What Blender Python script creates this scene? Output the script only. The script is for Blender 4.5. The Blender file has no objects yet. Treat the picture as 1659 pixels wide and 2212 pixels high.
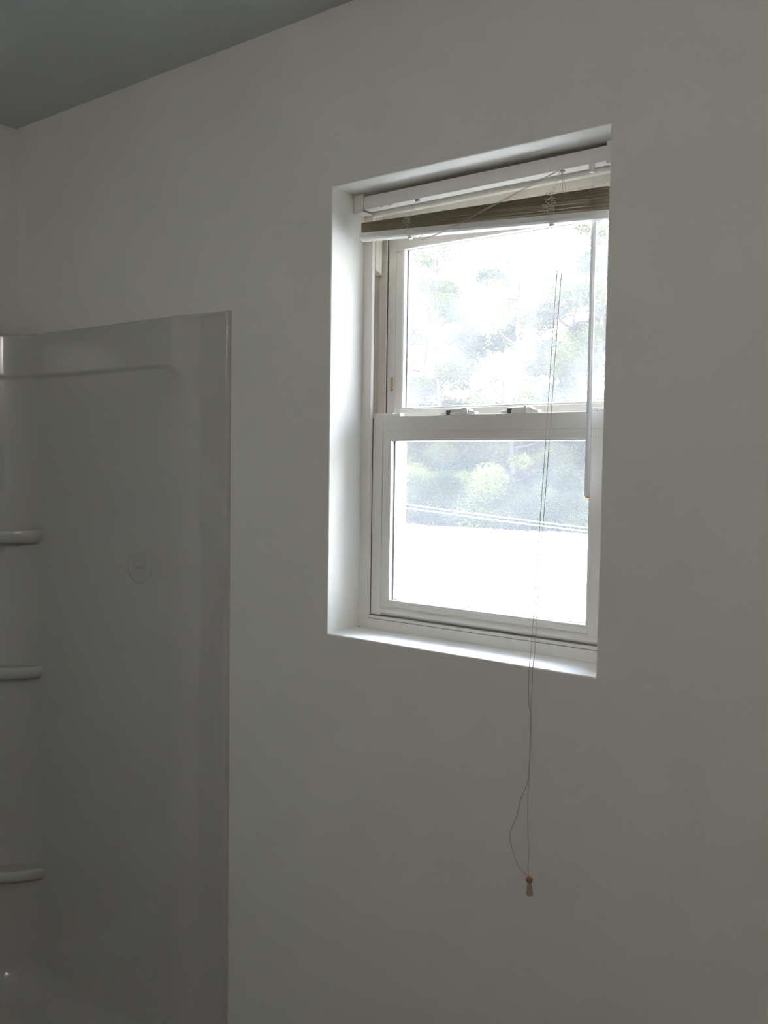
import bpy, bmesh, math, random
from mathutils import Vector, Matrix

# ------------------------------------------------------------------ camera, world, sun, exposure
scene = bpy.context.scene
col = scene.collection

cam_data = bpy.data.cameras.new('camera')
cam = bpy.data.objects.new('camera', cam_data)
col.objects.link(cam)
cam_data.sensor_fit = 'VERTICAL'
cam_data.sensor_height = 36.0
cam_data.lens = 1933.05 / 2212 * 36.0
cam_data.clip_start = 0.02
cam_data.clip_end = 400
_r = Vector((0.7997223, 0.6001936, 0.01455612))
_u = Vector((-0.04383603, 0.03419405, 0.99845339))
_f = Vector((-0.5987676, 0.79912352, -0.05365585))
cm = Matrix(((_r.x, _u.x, -_f.x, 1.23526), (_r.y, _u.y, -_f.y, -1.45182), (_r.z, _u.z, -_f.z, 1.5), (0, 0, 0, 1)))
cam.matrix_world = cm
scene.camera = cam

world = bpy.data.worlds.new('sky')
scene.world = world
world.use_nodes = True
wn, wl = world.node_tree.nodes, world.node_tree.links
wn.clear()
wo = wn.new('ShaderNodeOutputWorld')
wb = wn.new('ShaderNodeBackground')
wt = wn.new('ShaderNodeTexCoord')
wsep = wn.new('ShaderNodeSeparateXYZ')
wr = wn.new('ShaderNodeValToRGB')
wl.new(wt.outputs['Generated'], wsep.inputs[0])
wl.new(wsep.outputs['Z'], wr.inputs[0])
wr.color_ramp.elements[0].position = 0.0
wr.color_ramp.elements[0].color = (0.62, 0.63, 0.58, 1)
wr.color_ramp.elements[1].position = 0.85
wr.color_ramp.elements[1].color = (1.44, 1.62, 2.12, 1)
wl.new(wr.outputs[0], wb.inputs[0])
wb.inputs[1].default_value = 2.2
wl.new(wb.outputs[0], wo.inputs[0])

sd = bpy.data.lights.new('sun', 'SUN')
sun = bpy.data.objects.new('sun', sd)
col.objects.link(sun)
sd.energy = 2.0
sd.color = (1.0, 0.95, 0.84)
sd.angle = math.radians(0.6)
sun.rotation_euler = Vector((-0.72, 0.30, -0.62)).to_track_quat('-Z', 'Y').to_euler()

scene.view_settings.view_transform = 'Standard'
scene.view_settings.look = 'None'
scene.view_settings.gamma = 1
scene.view_settings.use_curve_mapping = False
scene.view_settings.exposure = 3.82
scene.cycles.max_bounces = 16
scene.cycles.diffuse_bounces = 10
scene.cycles.glossy_bounces = 6
scene.cycles.transparent_max_bounces = 24
scene.cycles.sample_clamp_indirect = 6

# ------------------------------------------------------------------ materials
def mat(name, color, rough=0.5, spec=0.5, coat=0.0, noise=0.0, nscale=40.0, bump=0.0, bscale=200.0, metal=0.0, sub=None):
    m = bpy.data.materials.new(name)
    m.use_nodes = True
    n, l = m.node_tree.nodes, m.node_tree.links
    b = n['Principled BSDF']
    b.inputs['Base Color'].default_value = (*color, 1)
    b.inputs['Roughness'].default_value = rough
    b.inputs['Specular IOR Level'].default_value = spec
    b.inputs['Coat Weight'].default_value = coat
    b.inputs['Metallic'].default_value = metal
    tc = n.new('ShaderNodeTexCoord')
    if noise > 0:
        t = n.new('ShaderNodeTexNoise'); t.inputs['Scale'].default_value = nscale; t.inputs['Detail'].default_value = 5
        l.new(tc.outputs['Object'], t.inputs['Vector'])
        r = n.new('ShaderNodeMapRange')
        r.inputs[1].default_value = 0.3; r.inputs[2].default_value = 0.7
        r.inputs[3].default_value = 1 - noise; r.inputs[4].default_value = 1 + noise
        l.new(t.outputs['Fac'], r.inputs[0])
        mx = n.new('ShaderNodeMix'); mx.data_type = 'RGBA'; mx.blend_type = 'MULTIPLY'
        mx.inputs[0].default_value = 1
        mx.inputs[6].default_value = (*color, 1)
        l.new(r.outputs[0], mx.inputs[7])
        l.new(mx.outputs[2], b.inputs['Base Color'])
    if bump > 0:
        t2 = n.new('ShaderNodeTexNoise'); t2.inputs['Scale'].default_value = bscale; t2.inputs['Detail'].default_value = 3
        l.new(tc.outputs['Object'], t2.inputs['Vector'])
        bp = n.new('ShaderNodeBump'); bp.inputs['Strength'].default_value = bump; bp.inputs['Distance'].default_value = 0.001
        l.new(t2.outputs['Fac'], bp.inputs['Height'])
        l.new(bp.outputs[0], b.inputs['Normal'])
    return m

M_WALL = mat('wall_paint', (0.775, 0.765, 0.715), 0.75, 0.25, noise=0.012, nscale=6, bump=0.15, bscale=160)
M_LOW_BOUNCE = mat('low_bounce_taupe', (0.36, 0.335, 0.31), 0.8, 0.2, noise=0.012, nscale=6, bump=0.15, bscale=160)  # tone of the unseen walls, picked dark to cut bounced light
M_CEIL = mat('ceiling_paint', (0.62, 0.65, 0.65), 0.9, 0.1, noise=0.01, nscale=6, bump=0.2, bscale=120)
M_FLOOR = mat('vinyl_floor', (0.06, 0.052, 0.047), 0.45, 0.4, noise=0.08, nscale=5)  # unseen floor, kept very dark so little light bounces up
M_VINYL = mat('window_vinyl', (0.81, 0.79, 0.735), 0.38, 0.45, noise=0.012, nscale=15)
M_LINER = mat('jamb_liner_vinyl', (0.78, 0.75, 0.62), 0.45, 0.4)
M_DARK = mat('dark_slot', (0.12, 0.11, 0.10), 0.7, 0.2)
M_SPACER = mat('glass_spacer', (0.35, 0.36, 0.38), 0.35, 0.5, metal=0.6)
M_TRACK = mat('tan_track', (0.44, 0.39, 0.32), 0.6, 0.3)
M_BLIND = mat('blind_metal', (0.78, 0.765, 0.72), 0.35, 0.5, noise=0.01, nscale=20)
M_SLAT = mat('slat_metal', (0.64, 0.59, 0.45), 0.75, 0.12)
M_CORD = mat('cord_fibre', (0.62, 0.55, 0.47), 0.9, 0.1)
M_LADDER = mat('ladder_cord_fibre', (0.66, 0.61, 0.50), 0.9, 0.1)
M_WAND = mat('wand_plastic', (0.80, 0.80, 0.82), 0.25, 0.5)
M_AMBER = mat('amber_cap', (0.85, 0.38, 0.05), 0.4, 0.5)
M_TASSEL = mat('tassel_wood', (0.42, 0.20, 0.07), 0.5, 0.4, noise=0.1, nscale=200)
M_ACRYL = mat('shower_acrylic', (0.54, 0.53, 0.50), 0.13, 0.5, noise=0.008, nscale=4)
M_TRIM = mat('painted_trim', (0.78, 0.77, 0.74), 0.4, 0.4)
M_WEAR = mat('worn_vinyl', (0.55, 0.46, 0.36), 0.6, 0.2, noise=0.2, nscale=200)
M_PENCIL = mat('scuff_mark', (0.22, 0.2, 0.18), 0.8, 0.1)
M_DIRT = mat('dirt_speck', (0.05, 0.045, 0.04), 0.9, 0.1)
M_BARK = mat('bark', (0.028, 0.020, 0.018), 0.95, 0.1, noise=0.25, nscale=8, bump=0.5, bscale=30)
M_CABLE = mat('white_cable', (0.85, 0.86, 0.88), 0.5, 0.4)
M_GROUND = mat('pale_gravel', (0.33, 0.31, 0.28), 0.95, 0.1, noise=0.10, nscale=3, bump=0.3, bscale=20)
M_SOIL = mat('red_soil', (0.16, 0.10, 0.075), 0.95, 0.1, noise=0.2, nscale=2)

def leaf_mat(name, c1, c2):
    m = bpy.data.materials.new(name); m.use_nodes = True
    n, l = m.node_tree.nodes, m.node_tree.links
    n.clear()
    o = n.new('ShaderNodeOutputMaterial')
    tc = n.new('ShaderNodeTexCoord')
    t = n.new('ShaderNodeTexNoise'); t.inputs['Scale'].default_value = 0.9; t.inputs['Detail'].default_value = 4
    l.new(tc.outputs['Object'], t.inputs['Vector'])
    r = n.new('ShaderNodeValToRGB')
    r.color_ramp.elements[0].position = 0.38; r.color_ramp.elements[0].color = (*c1, 1)
    r.color_ramp.elements[1].position = 0.62; r.color_ramp.elements[1].color = (*c2, 1)
    l.new(t.outputs['Fac'], r.inputs[0])
    d = n.new('ShaderNodeBsdfDiffuse'); tr = n.new('ShaderNodeBsdfTranslucent')
    mx = n.new('ShaderNodeMixShader'); mx.inputs[0].default_value = 0.4
    l.new(r.outputs[0], d.inputs[0]); l.new(r.outputs[0], tr.inputs[0])
    l.new(d.outputs[0], mx.inputs[1]); l.new(tr.outputs[0], mx.inputs[2])
    l.new(mx.outputs[0], o.inputs[0])
    return m
M_LEAF = leaf_mat('oak_leaves', (0.019, 0.023, 0.007), (0.034, 0.039, 0.012))
M_LEAF2 = leaf_mat('pale_leaves', (0.042, 0.050, 0.015), (0.074, 0.078, 0.025))
M_LEAF3 = leaf_mat('cool_leaves', (0.012, 0.0175, 0.007), (0.024, 0.032, 0.013))

def glass_mat(name, veil):  # whitish haze mixed into the pane stands in for glare and bloom
    m = bpy.data.materials.new(name); m.use_nodes = True
    n, l = m.node_tree.nodes, m.node_tree.links
    n.clear()
    o = n.new('ShaderNodeOutputMaterial')
    tp = n.new('ShaderNodeBsdfTransparent'); tp.inputs[0].default_value = (0.95, 0.965, 0.96, 1)
    tl = n.new('ShaderNodeBsdfTranslucent'); tl.inputs[0].default_value = (0.85, 0.86, 0.85, 1)
    df = n.new('ShaderNodeBsdfDiffuse'); df.inputs[0].default_value = (0.8, 0.8, 0.8, 1)
    a = n.new('ShaderNodeMixShader'); a.inputs[0].default_value = 0.25
    l.new(tl.outputs[0], a.inputs[1]); l.new(df.outputs[0], a.inputs[2])
    b = n.new('ShaderNodeMixShader')
    tc = n.new('ShaderNodeTexCoord'); t = n.new('ShaderNodeTexNoise'); t.inputs['Scale'].default_value = 9; t.inputs['Detail'].default_value = 6
    l.new(tc.outputs['Object'], t.inputs['Vector'])
    r = n.new('ShaderNodeMapRange'); r.inputs[1].default_value = 0.3; r.inputs[2].default_value = 0.7
    r.inputs[3].default_value = veil * 0.7; r.inputs[4].default_value = veil * 1.3
    l.new(t.outputs['Fac'], r.inputs[0]); l.new(r.outputs[0], b.inputs[0])
    l.new(tp.outputs[0], b.inputs[1]); l.new(a.outputs[0], b.inputs[2])
    fr = n.new('ShaderNodeFresnel'); fr.inputs[0].default_value = 1.25
    gl = n.new('ShaderNodeBsdfGlossy'); gl.inputs['Roughness'].default_value = 0.02
    c = n.new('ShaderNodeMixShader')
    l.new(fr.outputs[0], c.inputs[0]); l.new(b.outputs[0], c.inputs[1]); l.new(gl.outputs[0], c.inputs[2])
    l.new(c.outputs[0], o.inputs[0])
    return m
M_GLASS_UP = glass_mat('veiled_glass', 0.037)
M_GLASS_LOW = glass_mat('clearer_glass', 0.018)

def screen_mat():
    m = bpy.data.materials.new('insect_mesh'); m.use_nodes = True
    n, l = m.node_tree.nodes, m.node_tree.links
    n.clear()
    o = n.new('ShaderNodeOutputMaterial')
    tp = n.new('ShaderNodeBsdfTransparent')
    d = n.new('ShaderNodeBsdfDiffuse'); d.inputs[0].default_value = (0.10, 0.103, 0.108, 1)
    t = n.new('ShaderNodeBsdfTranslucent'); t.inputs[0].default_value = (0.06, 0.062, 0.065, 1)
    a = n.new('ShaderNodeAddShader'); l.new(d.outputs[0], a.inputs[0]); l.new(t.outputs[0], a.inputs[1])
    b = n.new('ShaderNodeMixShader'); b.inputs[0].default_value = 0.15
    l.new(tp.outputs[0], b.inputs[1]); l.new(a.outputs[0], b.inputs[2]); l.new(b.outputs[0], o.inputs[0])
    return m
M_SCREEN = screen_mat()

def clear_mat():
    m = bpy.data.materials.new('clear_brown_tint'); m.use_nodes = True
    n, l = m.node_tree.nodes, m.node_tree.links
    n.clear()
    o = n.new('ShaderNodeOutputMaterial')
    tp = n.new('ShaderNodeBsdfTransparent'); tp.inputs[0].default_value = (0.94, 0.86, 0.80, 1)
    g = n.new('ShaderNodeBsdfGlossy'); g.inputs['Roughness'].default_value = 0.2; g.inputs[0].default_value = (.5, .5, .5, 1)
    b = n.new('ShaderNodeMixShader'); b.inputs[0].default_value = 0.12
    l.new(tp.outputs[0], b.inputs[1]); l.new(g.outputs[0], b.inputs[2]); l.new(b.outputs[0], o.inputs[0])
    return m
M_CLEAR = clear_mat()

# ------------------------------------------------------------------ helpers
def finish(name, bm, m, parent=None, smooth=False, bevel=0.0, seg=2, kind=None, label=None):
    me = bpy.data.meshes.new(name)
    bmesh.ops.recalc_face_normals(bm, faces=bm.faces)
    bm.to_mesh(me); bm.free()
    o = bpy.data.objects.new(name, me)
    col.objects.link(o)
    if m: me.materials.append(m)
    if smooth:
        for p in me.polygons: p.use_smooth = True
    if bevel > 0:
        b = o.modifiers.new('bevel', 'BEVEL'); b.width = bevel; b.segments = seg
        b.limit_method = 'ANGLE'; b.angle_limit = math.radians(40)
        b.harden_normals = False
    if parent is not None:
        o.parent = parent
        o.matrix_parent_inverse = Matrix.Identity(4)
        # parent empties have pure translation: keep world coordinates
        pw = parent
        off = Vector((0, 0, 0))
        while pw is not None:
            off += pw.location; pw = pw.parent
        for v in me.vertices: v.co -= off
    if kind: o['kind'] = kind
    if label: o['label'] = label
    return o

def box(bm, x0, x1, y0, y1, z0, z1):
    vs = [bm.verts.new((x, y, z)) for z in (z0, z1) for y in (y0, y1) for x in (x0, x1)]
    for f in ((0, 1, 3, 2), (4, 6, 7, 5), (0, 4, 5, 1), (2, 3, 7, 6), (0, 2, 6, 4), (1, 5, 7, 3)):
        bm.faces.new([vs[i] for i in f])

def boxes(*bs):
    bm = bmesh.new()
    for b in bs: box(bm, *b)
    return bm

def extrude_profile(pts, a, b, axis):
    """closed 2-D profile extruded from a to b. axis 'x': pts=(y,z); 'z': pts=(x,y); 'y': pts=(x,z)"""
    bm = bmesh.new()
    def P(p, t):
        if axis == 'x': return (t, p[0], p[1])
        if axis == 'z': return (p[0], p[1], t)
        return (p[0], t, p[1])
    A = [bm.verts.new(P(p, a)) for p in pts]; B = [bm.verts.new(P(p, b)) for p in pts]
    n = len(pts)
    for i in range(n): bm.faces.new((A[i], A[(i + 1) % n], B[(i + 1) % n], B[i]))
    bm.faces.new(A); bm.faces.new(B[::-1])
    return bm

def catmull(pts, k=6):
    pts = [Vector(p) for p in pts]; out = []
    for i in range(len(pts) - 1):
        p0 = pts[max(i - 1, 0)]; p1 = pts[i]; p2 = pts[i + 1]; p3 = pts[min(i + 2, len(pts) - 1)]
        for j in range(k):
            t = j / k
            out.append(0.5 * ((2 * p1) + (p2 - p0) * t + (2 * p0 - 5 * p1 + 4 * p2 - p3) * t * t + (3 * p1 - p0 - 3 * p2 + p3) * t ** 3))
    out.append(pts[-1]); return out

def tube(bm, pts, r, n=8, cap=True):
    pts = [Vector(p) for p in pts]
    rings = []
    up = None
    for i, p in enumerate(pts):
        d = (pts[min(i + 1, len(pts) - 1)] - pts[max(i - 1, 0)])
        if d.length < 1e-9: d = Vector((0, 0, 1))
        d.normalize()
        if up is None: up = d.orthogonal().normalized()
        up = (up - d * up.dot(d))
        if up.length < 1e-6: up = d.orthogonal()
        up.normalize()
        s = d.cross(up)
        rr = r[i] if isinstance(r, (list, tuple)) else r
        rings.append([bm.verts.new(p + (up * math.cos(2 * math.pi * k / n) + s * math.sin(2 * math.pi * k / n)) * rr) for k in range(n)])
    for a, b in zip(rings, rings[1:]):
        for k in range(n): bm.faces.new((a[k], a[(k + 1) % n], b[(k + 1) % n], b[k]))
    if cap:
        bm.faces.new(rings[0][::-1]); bm.faces.new(rings[-1])

def lathe(bm, c, prof, n=24, axis='z'):
    rings = []
    for r, t in prof:
        ring = []
        for k in range(n):
            a = 2 * math.pi * k / n
            if axis == 'z': ring.append(bm.verts.new((c[0] + r * math.cos(a), c[1] + r * math.sin(a), c[2] + t)))
            else: ring.append(bm.verts.new((c[0] + r * math.cos(a), c[1] + t, c[2] + r * math.sin(a))))
        rings.append(ring)
    for a, b in zip(rings, rings[1:]):
        for k in range(n): bm.faces.new((a[k], a[(k + 1) % n], b[(k + 1) % n], b[k]))
    bm.faces.new(rings[0][::-1]); bm.faces.new(rings[-1])

def thing(name, label, cat, loc, group=None, kind=None):
    o = bpy.data.objects.new(name, None); o.location = loc; o.empty_display_size = 0.05
    col.objects.link(o)
    if kind: o['kind'] = kind
    if label: o['label'] = label
    if cat: o['category'] = cat
    if group: o['group'] = group
    return o

def tag(o, label, cat, group=None, kind=None):
    o['label'] = label; o['category'] = cat
    if group: o['group'] = group
    if kind: o['kind'] = kind
    return o

def structure(name, bm, m, label, cat, **k):
    o = finish(name, bm, m, kind='structure', **k)
    o['label'] = label; o['category'] = cat
    return o

# ------------------------------------------------------------------ room shell
FZ, CZ = -0.12, 2.44
XL, XR, YB = -1.187, 2.10, -2.25
W, TOP, BOT, WT = 0.6116, 2.0762, 1.1352, 0.225

def wall_with_opening():
    bm = bmesh.new()
    x0, x1, z0, z1 = XL - 0.12, XR + 0.12, FZ - 0.12, CZ + 0.12
    c = 0.0035   # softened plaster edge
    def loop(y, e):
        return [bm.verts.new(p) for p in ((-e, y, BOT - e), (W + e, y, BOT - e), (W + e, y, TOP + e), (-e, y, TOP + e))]
    def outer(y):
        return [bm.verts.new(p) for p in ((x0, y, z0), (x1, y, z0), (x1, y, z1), (x0, y, z1))]
    loops = [outer(WT), outer(0.0)]
    for k in range(5):
        a = math.pi / 2 * k / 4
        loops.append(loop(c * (1 - math.cos(a)), c * (1 - math.sin(a))))
    loops.append(loop(WT, 0.0))
    for a, b in zip(loops, loops[1:]):
        for k in range(4): bm.faces.new((a[k], a[(k + 1) % 4], b[(k + 1) % 4], b[k]))
    a, b = loops[-1], loops[0]
    for k in range(4): bm.faces.new((a[k], a[(k + 1) % 4], b[(k + 1) % 4], b[k]))
    return bm
structure('wall_back', wall_with_opening(), M_WALL, 'off-white painted plaster wall with the deep window recess', 'wall')
structure('wall_left', boxes((XL - 0.12, XL, YB - 0.1, 0.0, FZ, CZ)), M_WALL, 'off-white painted wall behind the shower surround at far left', 'wall')
structure('wall_right', boxes((XR, XR + 0.12, YB - 0.1, 0.0, FZ, CZ)), M_LOW_BOUNCE, 'unseen side wall to the right of the window wall, taupe tone chosen to cut bounce', 'wall')
structure('wall_front', boxes((XL - 0.12, XR + 0.12, YB - 0.12, YB, FZ, CZ)), M_LOW_BOUNCE, 'unseen wall opposite the window wall, taupe tone chosen to cut bounce', 'wall')
structure('wall_partition', boxes((XL, -0.30, -1.08, -0.96, FZ, CZ)), M_WALL, 'off-white partition closing the near end of the shower', 'wall')
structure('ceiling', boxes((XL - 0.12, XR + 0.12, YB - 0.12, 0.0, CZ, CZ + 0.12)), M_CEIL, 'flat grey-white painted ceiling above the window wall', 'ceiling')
structure('floor', boxes((XL - 0.12, XR + 0.12, YB - 0.12, 0.0, FZ - 0.12, FZ)), M_FLOOR, 'unseen vinyl bathroom floor, darkened to cut upward bounce', 'floor')
structure('baseboard_back', boxes((-0.29, XR, -0.013, 0.0, FZ, FZ + 0.09)), M_TRIM, 'white baseboard along the bottom of the window wall', 'baseboard', bevel=0.003)

# ------------------------------------------------------------------ window
win = thing('window_1', 'white vinyl double hung window set deep in the wall recess', 'window', (W / 2, 0.15, BOT), kind='structure')

# frame jamb profiles in plan (x, y) for the left, mirrored about the window centre for the right
CX = W / 2
JL = [(0.0, 0.110), (0.0175, 0.110), (0.0185, 0.1085), (0.0245, 0.1085), (0.0253, 0.1095), (0.0253, 0.1165), (0.012, 0.1165),
      (0.012, 0.1505), (0.0325, 0.1505), (0.0325, 0.1545), (0.012, 0.1545), (0.012, 0.190), (0.034, 0.190), (0.034, 0.222), (0.0, 0.222)]
bm = extrude_profile(JL, BOT, TOP, 'z')
b2 = extrude_profile([(2 * CX - x, y) for x, y in JL], BOT, TOP, 'z')
tmp = bpy.data.meshes.new('t'); b2.to_mesh(tmp); b2.free(); bm.from_mesh(tmp)
# sill profile (y, z)
SILL = [(0.1094, BOT), (0.1094, 1.1578), (0.1102, 1.1588), (0.1102, 1.1632), (0.1114, 1.1645), (0.1165, 1.1645), (0.1165, 1.160), (0.140, 1.160), (0.140, 1.1665), (0.152, 1.1665), (0.152, 1.150), (0.222, 1.140), (0.222, BOT)]
b2 = extrude_profile(SILL, 0.0, W, 'x'); b2.to_mesh(tmp); b2.free(); bm.from_mesh(tmp)
HEAD = [(0.1094, TOP), (0.1094, 2.036), (0.112, 2.034), (0.1165, 2.034), (0.1165, 2.046), (0.150, 2.046), (0.150, 2.030), (0.1545, 2.030), (0.1545, 2.046), (0.190, 2.046), (0.190, 2.02), (0.222, 2.02), (0.222, TOP)]
b2 = extrude_profile(HEAD, 0.0, W, 'x'); b2.to_mesh(tmp); b2.free(); bm.from_mesh(tmp)
finish('window_frame', bm, M_VINYL, win)
# caulk/return line at the sill: thin seam groove strip
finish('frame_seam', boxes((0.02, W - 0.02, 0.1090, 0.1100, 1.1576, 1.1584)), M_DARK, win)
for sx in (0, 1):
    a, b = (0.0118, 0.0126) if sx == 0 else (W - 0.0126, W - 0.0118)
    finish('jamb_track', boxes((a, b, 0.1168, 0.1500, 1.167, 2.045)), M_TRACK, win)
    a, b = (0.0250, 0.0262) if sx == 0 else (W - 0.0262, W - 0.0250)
    finish('gap_shade_strip', boxes((a, b, 0.1166, 0.1180, 1.168, 1.600)), M_DARK, win)  # dark strip painting the shade in the gap between frame and sash
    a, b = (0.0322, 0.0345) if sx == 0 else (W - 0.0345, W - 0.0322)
    finish('gap_shade_strip', boxes((a, b, 0.1540, 0.1553, 1.605, 2.044)), M_DARK, win)  # painted gap shade again, beside the upper sash
# balance covers (upper part of the inner track)
for sx in (0, 1):
    a, b = (0.0122, 0.0285) if sx == 0 else (W - 0.0285, W - 0.0122)
    bm = bmesh.new()
    vs = []
    for (y, zb) in ((0.117, 1.921), (0.122, 1.9205), (0.132, 1.918), (0.1385, 1.9145), (0.1385, 2.045), (0.117, 2.045)):
        vs.append((y, zb))
    b2 = extrude_profile(vs, a, b, 'x')
    finish('balance_cover', b2, M_LINER, win, bevel=0.001)

def sash(name, x0, x1, y0, y1, z0, z1, gx0, gx1, gz0, gz1, glassm, meet=None):
    """a sash: two stiles, two rails, glazing bead, spacer, pane"""
    s = bpy.data.objects.new(name, None); s.empty_display_size = 0.05
    col.objects.link(s); s.parent = win
    ctr = Vector(((x0 + x1) / 2, y0, z0)); s.location = ctr - win.location
    bead = 0.0065
    st = 0.0015
    bx0, bx1, bz0, bz1 = gx0 - bead - 0.004, gx1 + bead + 0.004, gz0 - bead, gz1 + bead * 0.7
    # stiles with a shallow step
    jl = x0 + (gx0 - x0) * 0.52
    jr = x1 - (x1 - gx1) * 0.52
    finish('stile', boxes((x0, jl - 0.0004, y0, y1, z0, z1), (jl - 0.0004, bx0, y0 + 0.0012, y1, z0, z1)), M_VINYL, s, bevel=0.0006)
    finish('stile', boxes((jr + 0.0004, x1, y0, y1, z0, z1), (bx1, jr + 0.0004, y0 + 0.0012, y1, z0, z1)), M_VINYL, s, bevel=0.0006)
    return s, (bx0, bx1, bz0, bz1), jl, jr

def glazing(s, x0, x1, z0, z1, yf, m, name_pane='window_pane'):
    """bead ring with chamfer sloping to the glass, grey spacer ring, pane. x0..x1,z0..z1 = outer bead edge"""
    bm = bmesh.new()
    R = [(0.0, yf + 0.0), (0.0022, yf - 0.0012), (0.0050, yf + 0.0005), (0.0062, yf + 0.010)]
    loops = []
    for e, y in R + [(0.0, yf + 0.010)]:
        loops.append([bm.verts.new(p) for p in ((x0 + e, y, z0 + e), (x1 - e, y, z0 + e), (x1 - e, y, z1 - e), (x0 + e, y, z1 - e))])
    n = len(loops)
    for i in range(n):
        a, b = loops[i], loops[(i + 1) % n]
        for k in range(4): bm.faces.new((a[k], a[(k + 1) % 4], b[(k + 1) % 4], b[k]))
    finish('glazing_bead', bm, M_VINYL, s)
    bm = bmesh.new(); e0, e1 = 0.004, 0.0092
    ya, yb = yf + 0.0115, yf + 0.020
    box(bm, x0 + e0, x0 + e1, ya, yb, z0 + e0, z1 - e0); box(bm, x1 - e1, x1 - e0, ya, yb, z0 + e0, z1 - e0)
    box(bm, x0 + e1, x1 - e1, ya, yb, z0 + e0, z0 + e1 - 0.002); box(bm, x0 + e1, x1 - e1, ya, yb, z1 - e1 + 0.002, z1 - e0)
    finish('glass_spacer', bm, M_SPACER, s)
    finish(name_pane, boxes((x0 + 0.003, x1 - 0.003, yf + 0.0105, yf + 0.0113, z0 + 0.003, z1 - 0.003)), m, s)

# --- upper sash (outer track)
UY = 0.155
US, _, _, _ = sash('upper_sash', 0.020, W - 0.020, UY, UY + 0.033, 1.590, 2.030, 0.0815, 0.5475, 1.618, 1.963, M_GLASS_UP)
ux0, ux1, uz0, uz1 = 0.0722, 0.5560, 1.6195, 1.9740
for o in [c for c in US.children]: bpy.data.objects.remove(o)
finish('stile', boxes((0.020, 0.0550, UY, UY + 0.033, 1.590, 2.030), (0.0554, ux0, UY + 0.0008, UY + 0.033, 1.590, 2.030)), M_VINYL, US, bevel=0.0006)
finish('stile', boxes((ux1, 0.5735, UY + 0.0008, UY + 0.033, 1.590, 2.030), (0.5739, W - 0.020, UY, UY + 0.033, 1.590, 2.030)), M_VINYL, US, bevel=0.0006)
finish('top_rail', boxes((ux0, ux1, UY + 0.0004, UY + 0.033, uz1, 2.030)), M_VINYL, US, bevel=0.0006)
finish('meeting_rail', boxes((ux0, ux1, UY + 0.0004, UY + 0.033, 1.590, uz0)), M_VINYL, US, bevel=0.0006)
glazing(US, ux0, ux1, uz0, uz1, UY + 0.0004, M_GLASS_UP)
finish('vent_latch', boxes((0.0435, 0.0515, UY - 0.0012, UY + 0.002, 1.661, 1.691)), M_WEAR, US, bevel=0.0015, label='brown worn vent latch')
finish('scuff_mark', boxes((0.0545, 0.0585, UY - 0.0002, UY + 0.0004, 1.9635, 1.9645), (0.060, 0.069, UY + 0.0002, UY + 0.001, 1.9648, 1.9658)), M_PENCIL, US)

# --- lower sash (inner track)
LY = 0.118
LS, _, _, _ = sash('lower_sash', 0.0135, W - 0.0135, LY, LY + 0.032, 1.166, 1.6035, 0.0865, 0.5365, 1.2012, 1.5536, M_GLASS_LOW)
for o in [c for c in LS.children]: bpy.data.objects.remove(o)
lx0, lx1, lz0, lz1 = 0.0700, 0.5420, 1.1965, 1.5555
finish('stile', boxes((0.0135, 0.0524, LY, LY + 0.032, 1.166, 1.6035), (0.0530, lx0, LY + 0.001, LY + 0.032, 1.170, 1.5708)), M_VINYL, LS, bevel=0.0007)
finish('stile', boxes((lx1, 0.5640, LY + 0.0004, LY + 0.032, 1.170, 1.5708), (0.5644, W - 0.0135, LY, LY + 0.032, 1.166, 1.6035)), M_VINYL, LS, bevel=0.0007)
# meeting rail: tall upper face and a slightly set back lower strip
finish('meeting_rail', extrude_profile([(LY - 0.0004, 1.6035), (LY - 0.0004, 1.5718), (LY + 0.0006, 1.5712), (LY + 0.0008, lz1), (LY + 0.032, lz1), (LY + 0.032, 1.6035)], 0.0530, 0.5640, 'x'), M_VINYL, LS, bevel=0.0006)
# bottom rail: flat face, cove, rounded nose, undercut
BR = [(LY + 0.0008, lz0), (LY + 0.0008, 1.1866), (LY + 0.003, 1.1852), (LY + 0.0035, 1.1842), (LY + 0.001, 1.1825), (LY - 0.0025, 1.1812), (LY - 0.0048, 1.1792),
      (LY - 0.0058, 1.1765), (LY - 0.0055, 1.1738), (LY - 0.0035, 1.1715), (LY - 0.0005, 1.1698), (LY + 0.003, 1.1672), (LY + 0.032, 1.1672), (LY + 0.032, lz0)]
finish('bottom_rail', extrude_profile(BR, 0.0530, 0.5640, 'x'), M_VINYL, LS)
glazing(LS, lx0, lx1, lz0, lz1, LY + 0.0006, M_GLASS_LOW)

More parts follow.
